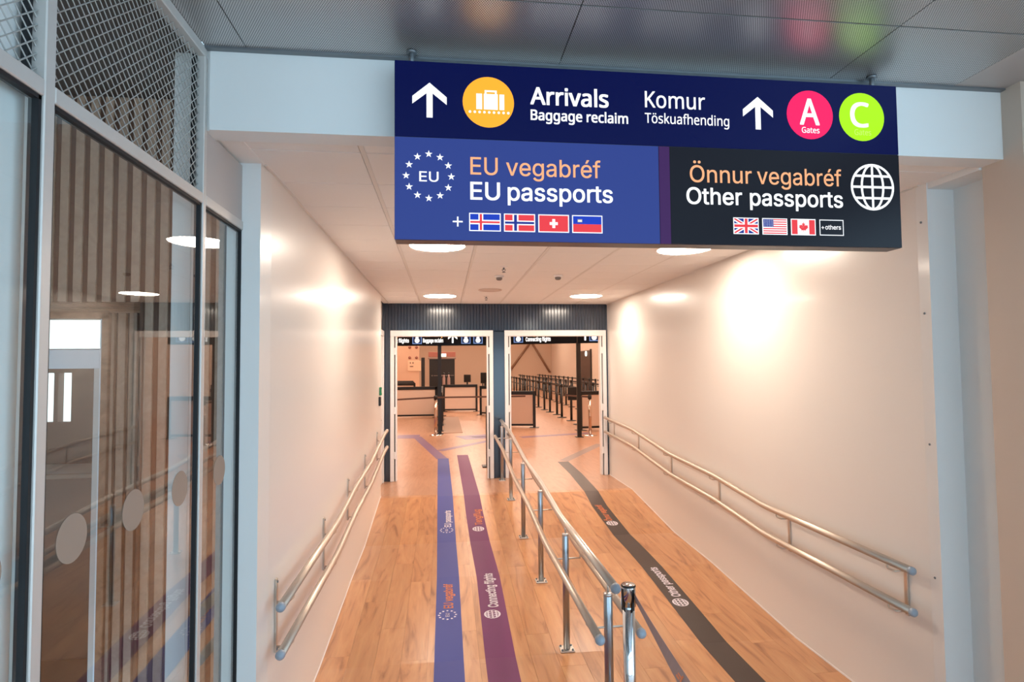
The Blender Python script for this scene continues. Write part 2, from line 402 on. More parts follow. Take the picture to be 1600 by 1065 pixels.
MB().box(-1.075, AX, 2.64, 3.0, CZ-.002, CZ+.014).build('edge_tile', CEILT, ceil_t)
# ------------------------------------------------------------------ ceiling lamps and devices
LAMPM = mat('warm_lamp_diffuser', (255, 255, 255), rough=.5, emit=LAMP_W, lin_rgb=(1.0, .86, .72))
def ceiling_lamp(x, y, z, r, label, grp):
    t = empty('ceiling_light', (x, y, z), label, 'ceiling light', grp)
    MB().lathe((x, y, z), [(r*1.03, .004), (r*1.03, -.006), (r*.985, -.012), (r*.975, -.004), (r*.975, .004)], 48).build('trim_ring', FRAMEW, t)
    MB().lathe((x, y, z), [(1e-7, -.011), (r*.6, -.0105), (r*.97, -.006), (r*.97, -.001)], 48).build('diffuser', LAMPM, t)
G = 'round warm downlights in the corridor ceiling'
ceiling_lamp(-.055, 4.89, CZ, .24, 'round glowing ceiling light just below left half of the hanging sign', G)
ceiling_lamp(2.13, 4.87, CZ, .24, 'round glowing ceiling light just below right half of the hanging sign', G)
ceiling_lamp(-.06, 8.41, CZ, .24, 'round glowing ceiling light close above the left doorway', G)
ceiling_lamp(2.10, 8.32, CZ, .24, 'round glowing ceiling light close above the right doorway', G)
def sprinkler(x, y, label):
    t = empty('sprinkler', (x, y, CZ), label, 'sprinkler', 'ceiling sprinklers')
    MB().lathe((x, y, CZ), [(.04, 0), (.036, -.006), (.012, -.008)], 20).build('rosette', FRAMEW, t)
    b = MB().lathe((x, y, CZ), [(.009, -.005), (.009, -.03), (.004, -.032)], 10)
    b.tube([(x-.012, y, CZ-.02), (x-.018, y, CZ-.035), (x, y, CZ-.052)], .003, 6); b.tube([(x+.012, y, CZ-.02), (x+.018, y, CZ-.035), (x, y, CZ-.052)], .003, 6)
    b.build('frame', ALUD, t)
    MB().lathe((x, y, CZ), [(.004, -.05), (.02, -.056), (.02, -.059)], 12).build('deflector', ALUD, t)
sprinkler(.62, 5.92, 'small pendent ceiling sprinkler nearest the hanging sign')
sprinkler(.62, 8.46, 'small pendent ceiling sprinkler just above the blue wall')
def detector(x, y, label):
    t = empty('smoke_detector', (x, y, CZ), label, 'smoke detector', 'ceiling detectors')
    MB().lathe((x, y, CZ), [(.052, 0), (.052, -.012), (.04, -.02)], 24).build('base', FRAMEW, t)
    MB().lathe((x, y, CZ), [(.034, -.018), (.034, -.04), (.022, -.05), (1e-6, -.052)], 24).build('sensor_head', mat('detector_grey', (120, 110, 104), rough=.5), t)
detector(.63, 6.53, 'round smoke detector on ceiling beside the middle runner')
detector(1.30, 6.45, 'round smoke detector on ceiling right of the middle')
t = MB().lathe((.62, 7.73, CZ), [(.16, 0), (.16, -.008), (.145, -.012), (.14, -.003), (1e-6, -.003)], 36)
t.build('ceiling_speaker', mat('speaker_cover', (214, 196, 184), rough=.6), label='flat round flush speaker cover in ceiling near blue wall', cat='speaker')

# ------------------------------------------------------------------ navy end wall with doorways
DY = 9.49
D = [(-.87, .802), (.994, 2.723)]; DT = 2.757
wb = MB()
def flute(x0, x1, z0, z1):
    n = max(1, round((x1-x0)/.052)); p = (x1-x0)/n
    for i in range(n):
        a = x0+i*p
        wb.add([(a, DY+.006, z0), (a+.006, DY, z0), (a+p-.006, DY, z0), (a+p, DY+.006, z0), (a, DY+.006, z1), (a+.006, DY, z1), (a+p-.006, DY, z1), (a+p, DY+.006, z1)],
               [(0,1,5,4), (1,2,6,5), (2,3,7,6)])
for x0, x1 in ((AX-.1, -.40), (-.394, .27), (.276, 1.30), (1.306, 1.95), (1.956, BX+.02)):
    flute(x0, x1, DT-.02, CZ+.02)
wb.box(AX-.1, BX+.02, DY+.012, DY+.12, DT-.02, CZ+.02)
wb.cbox(.80, .997, DY, DY+.12, HF, DT, .004); wb.box(AX-.1, -.868, DY+.002, DY+.12, HF, DT); wb.box(2.72, BX+.02, DY+.002, DY+.12, HF, DT)
struct('wall_end', wb, NAVY)
for n, (x0, x1) in enumerate(D):
    d = empty('door_%d' % (n+1), ((x0+x1)/2, DY, HF), kind='structure')
    jw = .098
    f = MB().cbox(x0, x1, DY-.03, DY+.10, DT-jw, DT, .004); f.build('head_frame', FRAMEW, d)
    for s in (0, 1):
        xo = x0 if s == 0 else x1; sg = 1 if s == 0 else -1
        a, b_ = sorted((xo, xo+sg*.062)); MB().cbox(a, b_, DY-.03, DY+.10, HF, DT-jw+.0005, .004).build('jamb', FRAMEW, d)
        a, b_ = sorted((xo+sg*.062, xo+sg*.079)); MB().box(a, b_, DY+.02, DY+.10, HF, DT-jw).build('seal_strip', RUBBER, d)
        a, b_ = sorted((xo+sg*.079, xo+sg*.104)); MB().cbox(a, b_, DY-.015, DY+.10, HF, DT-jw, .003).build('door_edge', FRAMEW, d)
        for hz in (2.42, 1.46, .74):
            a, b_ = sorted((xo+sg*.055, xo+sg*.085)); MB().cbox(a, b_, DY-.034, DY+.02, hz-.055, hz+.055, .003).build('hinge', FRAMEW, d)
# recessed service door on the left
d3 = empty('door_3', (AX-.1, 8.95, HF), kind='structure')
MB().cbox(AX-.105, AX-.06, 8.44, 8.52, HF, 2.66, .004).build('jamb', FRAMEW, d3)
MB().cbox(AX-.105, AX-.06, 9.36, 9.44, HF, 2.66, .004).build('jamb', FRAMEW, d3)
MB().cbox(AX-.105, AX-.06, 8.44, 9.44, 2.66, 2.75, .004).build('head_frame', FRAMEW, d3)
lf = MB().cbox(AX-.105, AX-.078, 8.525, 9.355, HF+.01, 2.655, .004).build('door_leaf', FRAMEW, d3)
MB().tube([(AX-.078, 8.62, 1.38), (AX-.03, 8.62, 1.38), (AX-.03, 8.75, 1.38)], .009, 8).build('handle', STEEL, lf)
# release button and reader on left wall
t = empty('door_release', (AX, 8.22, 1.83), 'small green door release box on left wall near left doorway', 'switch')
MB().cbox(AX, AX+.03, 8.18, 8.26, 1.77, 1.885, .006).build('box', mat('green_box', (36, 130, 84), rough=.4), t)
MB().cbox(AX+.03, AX+.034, 8.195, 8.245, 1.80, 1.855, .001).build('cover', FRAMEW, t)
t = empty('card_reader', (AX, 8.14, 1.70), 'black card reader below the green box on left wall', 'card reader')
MB().cbox(AX, AX+.028, 8.10, 8.185, 1.63, 1.755, .006).build('housing', BLACK, t)
MB().cbox(AX+.028, AX+.03, 8.12, 8.165, 1.645, 1.70, .0005).build('keypad', mat('keypad_grey', (70, 70, 72)), t)

# ------------------------------------------------------------------ handrails
RY = [3.0, 4.60, 5.5, 6.65, 8.0, 9.4]; RZ = [.968, .972, 1.052, 1.095, 1.236, 1.287]
def rz(y, drop=0): return interp(y, RY, RZ)-drop
def rail(x, y0, y1, drop, M, parent, name, r=.0235, capr=.0275, balls=True):
    yy = [y0]+[v for v in RY if y0+.03 < v < y1-.03]+[y1]; pts = []
    for i, y in enumerate(yy):            # soften the bends
        if 0 < i < len(yy)-1:
            pts += [(x, y-.05, rz(y-.05, drop)), (x, y+.05, rz(y+.05, drop))]
        else: pts.append((x, y, rz(y, drop)))
    rb = MB().tube(pts, r, 16).build(name, M, parent)
    e = MB()
    if balls: e.ball((x, y0-.004, rz(y0, drop)), capr, 18)
    else:
        e.lathe((x, y0, rz(y0, drop)), [(r, .004), (r*1.04, -.002), (r*1.0, -.014), (r*.62, -.024), (1e-6, -.027)], 18, axis='Y')
    e.build('end_cap', CAPG, rb); return rb
RAILM = mat('warm_satin_steel', (206, 192, 178), rough=.4, metal=.85)
def wall_rail(xw, sg, y0, y1, brs, label, above):
    t = empty('handrail', (xw, y0, 0), label, 'handrail', 'wall handrails along the ramp')
    x = xw - sg*.082
    rail(x, y0, y1, 0, RAILM, t, 'upper_rail', balls=False); rail(x, y0, y1, .235, RAILM, t, 'lower_rail', balls=False)
    for y in brs:
        z1, z0 = rz(y), rz(y, .235)
        xa, xb = sorted((xw, xw-sg*.012))
        b = MB().cbox(xa-(.0 if sg > 0 else 0), xb, y-.014, y+.014, z0-.075, z1+(.075 if above else -.02), .002)
        br = b.build('bracket', RAILM, t)
        for z in (z1, z0):
            h = MB().tube([(xw-sg*.008, y, z-.048), (x+sg*.012, y+.01, z-.05), (x, y+.05, z-.048), (x, y+.058, z-.04), (x, y+.058, z-.015)], .0055, 8)
            h.build('bracket_hook', RAILM, br)
        s2 = MB()
        for zz in (z0-.06, z1+(.058 if above else -.05)): s2.lathe((xw-sg*.012, y, zz), [(.007, .001*sg), (.006, -.004*sg)], 8, axis='X')
        s2.build('screw', ALUD, br, kind='stuff')
wall_rail(BX, 1, 3.075, 9.42, [3.20, 4.376, 5.555, 6.78, 7.97, 9.15], 'double steel handrail on the bright right wall, following the ramp', False)
wall_rail(AX, -1, 3.06, 8.45, [3.25, 4.48, 5.565, 6.72, 7.9], 'double steel handrail on the left wall beside the glass partition', True)
ct = empty('ramp_railing', (.92, 3.2, 0), 'free-standing steel centre railing with posts dividing the ramp', 'railing')
CX = .92
rail(CX, 3.09, 9.42, .012, STEEL, ct, 'upper_rail', r=.025, capr=.029)
rail(CX-.118, 2.99, 9.2, .232, RAILM, ct, 'lower_rail'); rail(CX+.122, 3.04, 9.5, .235, RAILM, ct, 'lower_rail')
POSTM = mat('grey_post_steel', (168, 172, 178), rough=.3, metal=1.0, noise=.04, nscale=30)
for y in (3.24, 4.40, 5.56, 6.80, 8.07, 9.30):
    z = fz(y); zt = rz(y, .012)-.085
    p = MB().lathe((CX, y, 0), [(.0255, z+.008), (.0255, zt-.004), (.023, zt)], 20).build('post', POSTM, ct)
    MB().lathe((CX, y, 0), [(.026, zt-.012), (.026, zt+.001), (.018, zt+.006), (1e-6, zt+.008)], 20).build('post_cap', mat('bright_cap', (210, 200, 194), rough=.3, metal=.9), p)
    MB().tube([(CX, y, zt), (CX, y, zt+.07)], .0065, 8).build('rail_pin', STEEL, p)
    zb = rz(y, .235)-.05
    MB().tube([(CX-.118, y+.04, zb+.04), (CX-.118, y+.035, zb+.008), (CX-.108, y, zb), (CX+.112, y, zb), (CX+.122, y+.035, zb+.008), (CX+.122, y+.04, zb+.04)], .0055, 8).build('cross_arm', STEEL, p)
    bp = MB().cbox(CX-.055, CX+.055, y-.05, y+.05, z-.001, z+.009, .002).build('base_plate', STEEL, p)
    bo = MB()
    for sx in (-.04, .04):
        for sy in (-.036, .036): bo.lathe((CX+sx, y+sy, z+.009), [(.008, 0), (.008, .007), (.003, .012)], 8)
    bo.build('bolt', ALUD, bp, kind='stuff')

# ------------------------------------------------------------------ chrome stanchion with belt
sx, sy = .944, 2.94
t = empty('belt_stanchion', (sx, sy, 0), 'chrome belt stanchion with black head in front of the centre railing', 'stanchion')
MB().lathe((sx, sy, 0), [(.17, 0), (.17, .008), (.15, .016), (.05, .028), (.034, .034)], 40).build('base', CHROME, t)
MB().lathe((sx, sy, 0), [(.0315, .03), (.0315, .94)], 36).build('pole', CHROME, t)
hd_ = MB().lathe((sx, sy, 0), [(.0375, .925), (.0375, 1.022), (.036, 1.030), (.033, 1.033), (1e-6, 1.034)], 36).build('head', CHROME, t)
b = MB()
for k in range(4):
    a = math.radians(20+90*k); c, s_ = math.cos(a), math.sin(a)
    for hh in ((.93, 1.015, .0068),):
        px, py = sx+.0375*c, sy+.0375*s_; ux_, uy_ = -s_, c; w2 = hh[2]
        b.add([(px-ux_*w2-c*.004, py-uy_*w2-s_*.004, hh[0]-.02), (px+ux_*w2-c*.004, py+uy_*w2-s_*.004, hh[0]-.02), (px+ux_*w2+c*.0025, py+uy_*w2+s_*.0025, hh[0]-.02), (px-ux_*w2+c*.0025, py-uy_*w2+s_*.0025, hh[0]-.02),
               (px-ux_*w2-c*.004, py-uy_*w2-s_*.004, hh[1]), (px+ux_*w2-c*.004, py+uy_*w2-s_*.004, hh[1]), (px+ux_*w2+c*.0025, py+uy_*w2+s_*.0025, hh[1]), (px-ux_*w2+c*.0025, py-uy_*w2+s_*.0025, hh[1])],
              [(0,3,2,1),(4,5,6,7),(0,1,5,4),(1,2,6,5),(2,3,7,6),(3,0,4,7)])
b.build('belt_slot', BLACK, hd_)
MB().lathe((sx, sy, 0), [(.0378, 1.0225), (.0384, 1.0235), (.0384, 1.0265), (.036, 1.0305), (.0345, 1.0325)], 36).build('rim', BLACK, hd_)
BELTM = mat('mauve_grey_belt', (158, 136, 136), rough=.7, noise=.08, nscale=60)
bl = MB(); n = 24; P0 = Vector((sx+.024, sy-.032, .975)); P1 = Vector((.85, 1.35, .965)); vs = []
for i in range(n+1):
    u = i/n; p = P0.lerp(P1, u); p.z -= .05*math.sin(math.pi*u)*.5
    dr = (P1-P0).normalized(); side = dr.cross(Vector((0, 0, 1))).normalized()
    a = math.radians(-8+58*min(1, (u/.55)**1.7)); d_ = (Vector((0, 0, 1))*math.cos(a)-side*math.sin(a))*.024; nn = dr.cross(d_).normalized()*.0006
    vs += [p+d_+nn, p-d_+nn, p-d_-nn, p+d_-nn]
fs = []
for i in range(n):
    for k in range(4): fs.append((4*i+k, 4*i+(k+1) % 4, 4*i+4+(k+1) % 4, 4*i+4+k))
fs += [(3, 2, 1, 0), (4*n, 4*n+1, 4*n+2, 4*n+3)]
bl.add(vs, fs); belt = bl.build('belt', BELTM, t)
i = 11; u = i/n; p = P0.lerp(P1, .43); p.z -= .0248
lg = MB(); a = math.radians(-8+58*.66); d_ = Vector((0, 0, 1))*math.cos(a)-side*math.sin(a); nn = dr.cross(d_).normalized()
if nn.dot(Vector((0, 0, 2.17))-p) < 0: nn = -nn
lgdirs = (-dr if True else dr, d_)
P_ = p+nn*.0022
for k, (x0, x1, y0, y1) in enumerate(((-.005, .03, -.014, -.006), (.0, .04, -.002, .004), (.036, .05, -.012, .012))):
    quad(lg, P_, dr, d_, x0, x1, y0, y1)
lg.build('belt_print', PORANGE, belt)

# ------------------------------------------------------------------ floor tapes
def tape(name, pts, wd, M, label, lift=.0021):
    mb = MB(); n = len(pts)
    P = [Vector(p) for p in pts]; dense = [P[0]]
    for a, c in zip(P[:-1], P[1:]):
        cuts = sorted([(v-a.y)/(c.y-a.y) for v in FX if min(a.y, c.y)+.01 < v < max(a.y, c.y)-.01] if abs(c.y-a.y) > .01 else [])
        dense += [a.lerp(c, u) for u in cuts]+[c]
    L_, R2 = [], []
    for i, p in enumerate(dense):
        a = (p-dense[i-1]).normalized() if i else (dense[1]-p).normalized()
        b = (dense[i+1]-p).normalized() if i < len(dense)-1 else a
        t_ = (a+b).normalized(); nrm = Vector((-t_.y, t_.x)); k = min(1.8, 1/max(.4, t_.dot(a)))
        l = p+nrm*wd/2*k; r = p-nrm*wd/2*k
        L_.append((l.x, l.y, fz(p.y)+lift)); R2.append((r.x, r.y, fz(p.y)+lift))
    m_ = len(dense)
    vs = L_+R2+[(v[0], v[1], v[2]-lift-.0004) for v in L_]+[(v[0], v[1], v[2]-lift-.0004) for v in R2]
    fs = []
    for i in range(m_-1):
        fs += [(i, m_+i, m_+i+1, i+1), (i, i+1, 2*m_+i+1, 2*m_+i), (m_+i, 3*m_+i, 3*m_+i+1, m_+i+1)]
    fs += [(0, 2*m_, 3*m_, m_), (m_-1, 2*m_-1, 4*m_-1, 3*m_-1)]
    mb.add(vs, fs)
    return mb.build(name, M, label=label, cat='floor tape', group='floor guide tapes')
def slope_dirs(y):
    e = .05; z0, z1 = fz(y-e), fz(y+e); v = Vector((0, 2*e, z1-z0)).normalized(); return v
def tape_text(parent, body, x, y0, y1, cap, M, tilt=0.0, bold=.034):
    """reads away from the camera, tops of the letters to the left"""
    ym = (y0+y1)/2; u = slope_dirs(ym); u = Vector((math.sin(tilt), u.y, u.z)).normalized()
    mb = MB(); o = Vector((x+cap/2+math.sin(tilt)*0, y0, fz(y0)+.0026))
    if abs(fz(y0)+.0026+(y1-y0)*u.z-fz(y1)) > .02: pass
    text_into(mb, body, o, u, (-1, 0, 0), (y1-y0), cap, bold)
    mb.v = [(vx, vy, fz(vy)+.0026) for vx, vy, vz in mb.v]
    return mb.build('lettering', M, parent)
def tape_icon(parent, kind, x, y, r):
    mb = MB(); c = (x, y, fz(y)+.0027); ux, uy = (0, 1, 0), (-1, 0, 0)
    if kind == 'globe':
        globe(mb, c, r, r*.14, ux, uy)
    else:
        for k in range(12):
            a = k*math.pi/6; star(mb, (x+r*math.cos(a), y+r*math.sin(a), c[2]), r*.2, ux, uy)
        text_into(mb, 'EU', (x+r*.22, y-r*.42, c[2]), ux, uy, r*.84, r*.44, .012)
    mb.v = [(vx, vy, fz(vy)+.0027) for vx, vy, vz in mb.v]
    mb.build('icon', PWHITE, parent)
tb = tape('floor_tape', [(.035, 1.0), (.026, 4.05), (.028, 5.75), (.01, 7.7), (-.03, 11.65)], .216, TBLUE, 'blue floor guide tape with EU stars and passport lettering')
tape_icon(tb, 'eu', .019, 5.02, .072); tape_text(tb, 'EU vegabréf', .028, 5.135, 5.60, .078, PORANGE)
tape_icon(tb, 'eu', .02, 7.10, .072); tape_text(tb, 'EU passports', .035, 7.20, 7.74, .078, PWHITE)
tp = tape('floor_tape', [(.40, 1.0), (.404, 4.0), (.42, 5.72), (.385, 7.65), (.366, 12.05)], .226, TPURP, 'purple floor guide tape with Connecting flights lettering')
tape_icon(tp, 'globe', .40, 4.99, .066); tape_text(tp, 'Connecting flights', .42, 5.11, 5.79, .085, PWHITE)
tape_icon(tp, 'globe', .405, 7.10, .066); tape_text(tp, 'Tengiflug', .418, 7.22, 7.74, .085, PORANGE)
td = tape('floor_tape', [(2.07, 1.0), (2.067, 3.8), (2.09, 5.0), (2.105, 6.2), (2.09, 7.7), (2.215, 9.64), (2.25, 10.9)], .205, TDARK, 'dark brown floor guide tape beside the right wall with Other passports lettering')
tape_icon(td, 'globe', 2.082, 5.00, .066); tape_text(td, 'Other passports', 2.096, 5.11, 5.73, .08, PWHITE)
tape_icon(td, 'globe', 2.085, 7.10, .066); tape_text(td, 'Önnur vegabréf', 2.075, 7.19, 7.74, .08, PORANGE)
tape('floor_tape', [(2.28, 10.98), (3.60, 13.15)], .20, TGREY, 'grey-brown floor tape angling right beyond the right doorway', .0012)
tape('floor_tape', [(-.05, 11.62), (-.72, 15.35)], .22, TLILAC, 'lilac floor tape angling left beyond the left doorway', .0012)
tape('floor_tape', [(-.66, 15.42), (-2.4, 15.46)], .75, TLILAC, 'wide lilac floor tape running left in front of panel barrier', .0018)
tape('floor_tape', [(-.10, 12.75), (1.20, 14.35)], .20, TLILAC, 'narrow lilac floor tape branching right beyond left doorway', .0022)
tl = tape('floor_tape', [(.40, 14.9), (1.75, 15.35)], .80, TLILAC, 'wide lilac floor tape with faded lettering beside grey mat', .0012)
mb = MB(); text_into(mb, 'Tengiflug', (.72, 14.86, HF+.003), (.95, .31, 0), (-.31, .95, 0), .8, .22, .012); mb.build('lettering', mat('pale_print', (176, 156, 180)), tl)
tape('floor_tape', [(1.95, 14.75), (3.9, 15.3)], .26, TLILAC, 'faded lilac floor tape seen through the right doorway', .0012)

# ------------------------------------------------------------------ hanging backlit sign
SY = 2.40; SX0, SX1, SZ0, SZ1 = -.204, 2.103, 2.697, 3.459; ZM = 3.133
sg = empty('hanging_sign', (.95, SY+.06, SZ0), 'large dark blue illuminated direction sign hanging below the metal ceiling', 'sign')
CAB = mat('sign_cabinet', (30, 32, 44), rough=.35)
MB().cbox(SX0, SX1, SY+.004, SY+.095, SZ0, SZ1, .003).build('cabinet', CAB, sg)
for x in (-.135, 2.02):
    r_ = MB().lathe((x, SY+.05, 0), [(.011, SZ1-.002), (.011, MZ-.004)], 14).build('hanger_rod', ALUD, sg)
    MB().lathe((x, SY+.05, 0), [(.022, MZ-.012), (.022, MZ-.001)], 16).build('collar', ALUD, r_)
UX, UZ = (1, 0, 0), (0, 0, 1)
def face(name, x0, x1, z0, z1, M):
    return MB().cbox(x0, x1, SY, SY+.0045, z0, z1, .0008).build(name, M, sg)
fu = face('upper_face', SX0+.001, SX1-.001, ZM+.0015, SZ1-.001, emis('navy_sign_face', (0, 8, 72), .8))
fl_ = face('eu_face', SX0+.001, .941, SZ0+.001, ZM-.0015, emis('blue_sign_face', (52, 70, 144), .8))
fp = face('purple_strip', .944, .992, SZ0+.001, ZM-.0015, emis('purple_sign_face', (68, 38, 92), .8))
fo = face('other_face', .992, SX1-.001, SZ0+.001, ZM-.0015, emis('charcoal_sign_face', (24, 26, 36), .8))
SW = emis('sign_white', (250, 252, 255), 1.05); SO = emis('sign_peach', (244, 184, 140), .95)
Y1, Y2, Y3 = SY-.0012, SY-.0018, SY-.0024
def sign_text(parent, body, x0, x1, zb, cap, M, bold, nm='lettering'):
    mb = MB(); text_into(mb, body, (x0, Y2, zb), UX, UZ, x1-x0, cap, bold, font='grotesk' if parent in (fl_, fo) else 'humanist'); return mb.build(nm, M, parent)
mb = MB(); arrow(mb, (-.058, Y1, 3.292), .150, UX, UZ); mb.build('arrow', SW, fu)
mb = MB(); disc(mb, (.191, Y1, 3.294), .110, UX, UZ); orange = mb.build('baggage_roundel', emis('sign_orange', (255, 170, 48), 1.1), fu)
mb = MB(); o = (.197, Y2, 3.262)
for x0, x1 in ((-.058, -.033), (-.026, .034), (.041, .062)): quad(mb, o, UX, UZ, x0, x1, 0, .068)
quad(mb, o, UX, UZ, -.022, .030, .076, .084); quad(mb, o, UX, UZ, -.022, -.014, .066, .084); quad(mb, o, UX, UZ, .022, .030, .066, .084)
for k in range(9): disc(mb, (.197-.085+k*.0205, Y2, 3.250), .0058, UX, UZ, 10)
mb.build('suitcase_symbol', SW, orange)
sign_text(fu, 'Arrivals', .374, .716, 3.295, .073, SW, .024); sign_text(fu, 'Baggage reclaim', .374, .804, 3.226, .044, SW, .024)
sign_text(fu, 'Komur', .884, 1.161, 3.304, .072, SW, .008); sign_text(fu, 'Töskuafhending', .882, 1.273, 3.234, .044, SW, .008)
mb = MB(); arrow(mb, (1.412, Y1, 3.30), .150, UX, UZ); mb.build('arrow', SW, fu)
mb = MB(); disc(mb, (1.664, Y1, 3.303), .113, UX, UZ); ra = mb.build('gate_roundel', emis('sign_pink', (240, 30, 92), 1.2), fu)
sign_text(ra, 'A', 1.616, 1.708, 3.258, .118, SW, .018); sign_text(ra, 'Gates', 1.622, 1.708, 3.219, .026, SW, .012)
mb = MB(); disc(mb, (1.921, Y1, 3.304), .113, UX, UZ); rc = mb.build('gate_roundel', emis('sign_lime', (160, 226, 22), 1.15), fu)
sign_text(rc, 'C', 1.866, 1.955, 3.258, .112, SW, .018); sign_text(rc, 'Gates', 1.882, 1.965, 3.219, .026, emis('sign_pale_lime', (200, 244, 110), 1.0), .0)
mb = MB()
for k in range(12):
    a = k*math.pi/6; star(mb, (-.062+.094*math.cos(a), Y1, 2.967+.094*math.sin(a)), .0165, UX, UZ)
mb.build('star_ring', SW, fl_)
sign_text(fl_, 'EU', -.101, -.022, 2.944, .042, SW, .008)
sign_text(fl_, 'EU vegabréf', .113, .677, 2.980, .074, SO, .006); sign_text(fl_, 'EU', .113, .236, 2.873, .074, SW, .014); sign_text(fl_, 'passports', .272, .729, 2.873, .074, SW, .014)
mb = MB(); quad(mb, (.058, Y1, 2.777), UX, UZ, -.021, .021, -.0032, .0032); quad(mb, (.058, Y1, 2.777), UX, UZ, -.0032, .0032, -.021, .021); mb.build('plus_symbol', SW, fl_)
FB = emis('flag_blue', (30, 62, 186), .95); FR = emis('flag_red', (232, 64, 72), .95); FN = emis('flag_navy', (36, 52, 140), .95); FK = emis('flag_gold', (200, 190, 150), .9)
FMATS = [SW, FB, FR, FN, FK, emis('flag_black', (16, 18, 26), .8)]
def flag(x0, z0, parent, fn, W=.134, H=.0775):
    mb = MB(); o = (x0, Y1, z0); quad(mb, o, UX, UZ, 0, W, 0, H, 0)
    e = .0042; layer = [Y1]
    def q(a, b, c, d, mi):
        layer[0] -= .00012; quad(mb, (x0, layer[0], z0), UX, UZ, e+(W-2*e)*a, e+(W-2*e)*b, e+(H-2*e)*c, e+(H-2*e)*d, mi)
    def pl(pts, mi):
        layer[0] -= .00012; mb.poly([(x0+e+(W-2*e)*a, layer[0], z0+e+(H-2*e)*b) for a, b in pts], mi)
    fn(q, pl); mb.build('flag', FMATS, parent)
def iceland(q, pl): q(0,1,0,1,1); q(.28,.44,0,1,0); q(0,1,.36,.64,0); q(.32,.40,0,1,2); q(0,1,.44,.56,2)
def norway(q, pl): q(0,1,0,1,2); q(.26,.46,0,1,0); q(0,1,.36,.64,0); q(.31,.41,0,1,3); q(0,1,.43,.57,3)
def swiss(q, pl): q(0,1,0,1,2); q(.36,.64,.41,.59,0); q(.45,.55,.22,.78,0)
def liecht(q, pl): q(0,1,0,.5,2); q(0,1,.5,1,1); q(.16,.32,.62,.80,4); q(.18,.30,.66,.74,0)
def uk(q, pl):
    q(0,1,0,1,3)
    for w_, mi in ((.17, 0), (.07, 2)):
        pl([(0,0),(w_*.8,0),(1,1-w_),(1,1),(1-w_*.8,1),(0,w_)], mi); pl([(1,0),(1,w_),(w_*.8,1),(0,1),(0,1-w_),(1-w_*.8,0)], mi)
    q(.40,.60,0,1,0); q(0,1,.34,.66,0); q(.44,.56,0,1,2); q(0,1,.41,.59,2)
def usa(q, pl):
    q(0,1,0,1,0)
    for k in range(7): q(0,1,k*2/13,(k*2+1)/13,2)
    q(0,.44,6/13,1,3)
    for r_ in range(5):
        for c_ in range(6): q(.03+c_*.07,.055+c_*.07,.51+r_*.095,.545+r_*.095,0)
def canada(q, pl):
    q(0,1,0,1,0); q(0,.25,0,1,2); q(.75,1,0,1,2)
    L = [(.5,.86),(.53,.74),(.57,.76),(.56,.60),(.62,.66),(.64,.61),(.70,.62),(.68,.50),(.71,.47),(.60,.32),(.61,.26),(.51,.28),(.51,.14),(.49,.14),(.49,.28),(.39,.26),(.40,.32),(.29,.47),(.32,.50),(.30,.62),(.36,.61),(.38,.66),(.44,.60),(.43,.76),(.47,.74)]
    for k in range(len(L)):
        pl([(.5,.45), L[(k+1) % len(L)], L[k]], 2)
for k, fn in enumerate((iceland, norway, swiss, liecht)): flag(.106+k*.1475, 2.738, fl_, fn)
for k, fn in enumerate((uk, usa, canada)): flag(1.281+k*.137, 2.747, fo, fn, .120, .0745)
mb = MB(); o = (1.694, Y1, 2.748); Wf, Hf, e = .118, .0725, .0036
quad(mb, o, UX, UZ, 0, Wf, 0, e); quad(mb, o, UX, UZ, 0, Wf, Hf-e, Hf); quad(mb, o, UX, UZ, 0, e, e, Hf-e); quad(mb, o, UX, UZ, Wf-e, Wf, e, Hf-e)
mb.build('others_frame', SW, fo); sign_text(fo, '+', 1.703, 1.716, 2.776, .020, SW, .01); sign_text(fo, 'others', 1.722, 1.798, 2.776, .020, SW, .01)
sign_text(fo, 'Önnur', 1.084, 1.373, 2.976, .075, SO, .006); sign_text(fo, 'vegabréf', 1.400, 1.808, 2.976, .075, SO, .006)
sign_text(fo, 'Other', 1.067, 1.324, 2.878, .073, SW, .014); sign_text(fo, 'passports', 1.364, 1.811, 2.878, .073, SW, .014)
mb = MB(); globe(mb, (1.963, Y1, 2.977), .103, .011, UX, UZ); mb.build('globe_symbol', SW, fo)

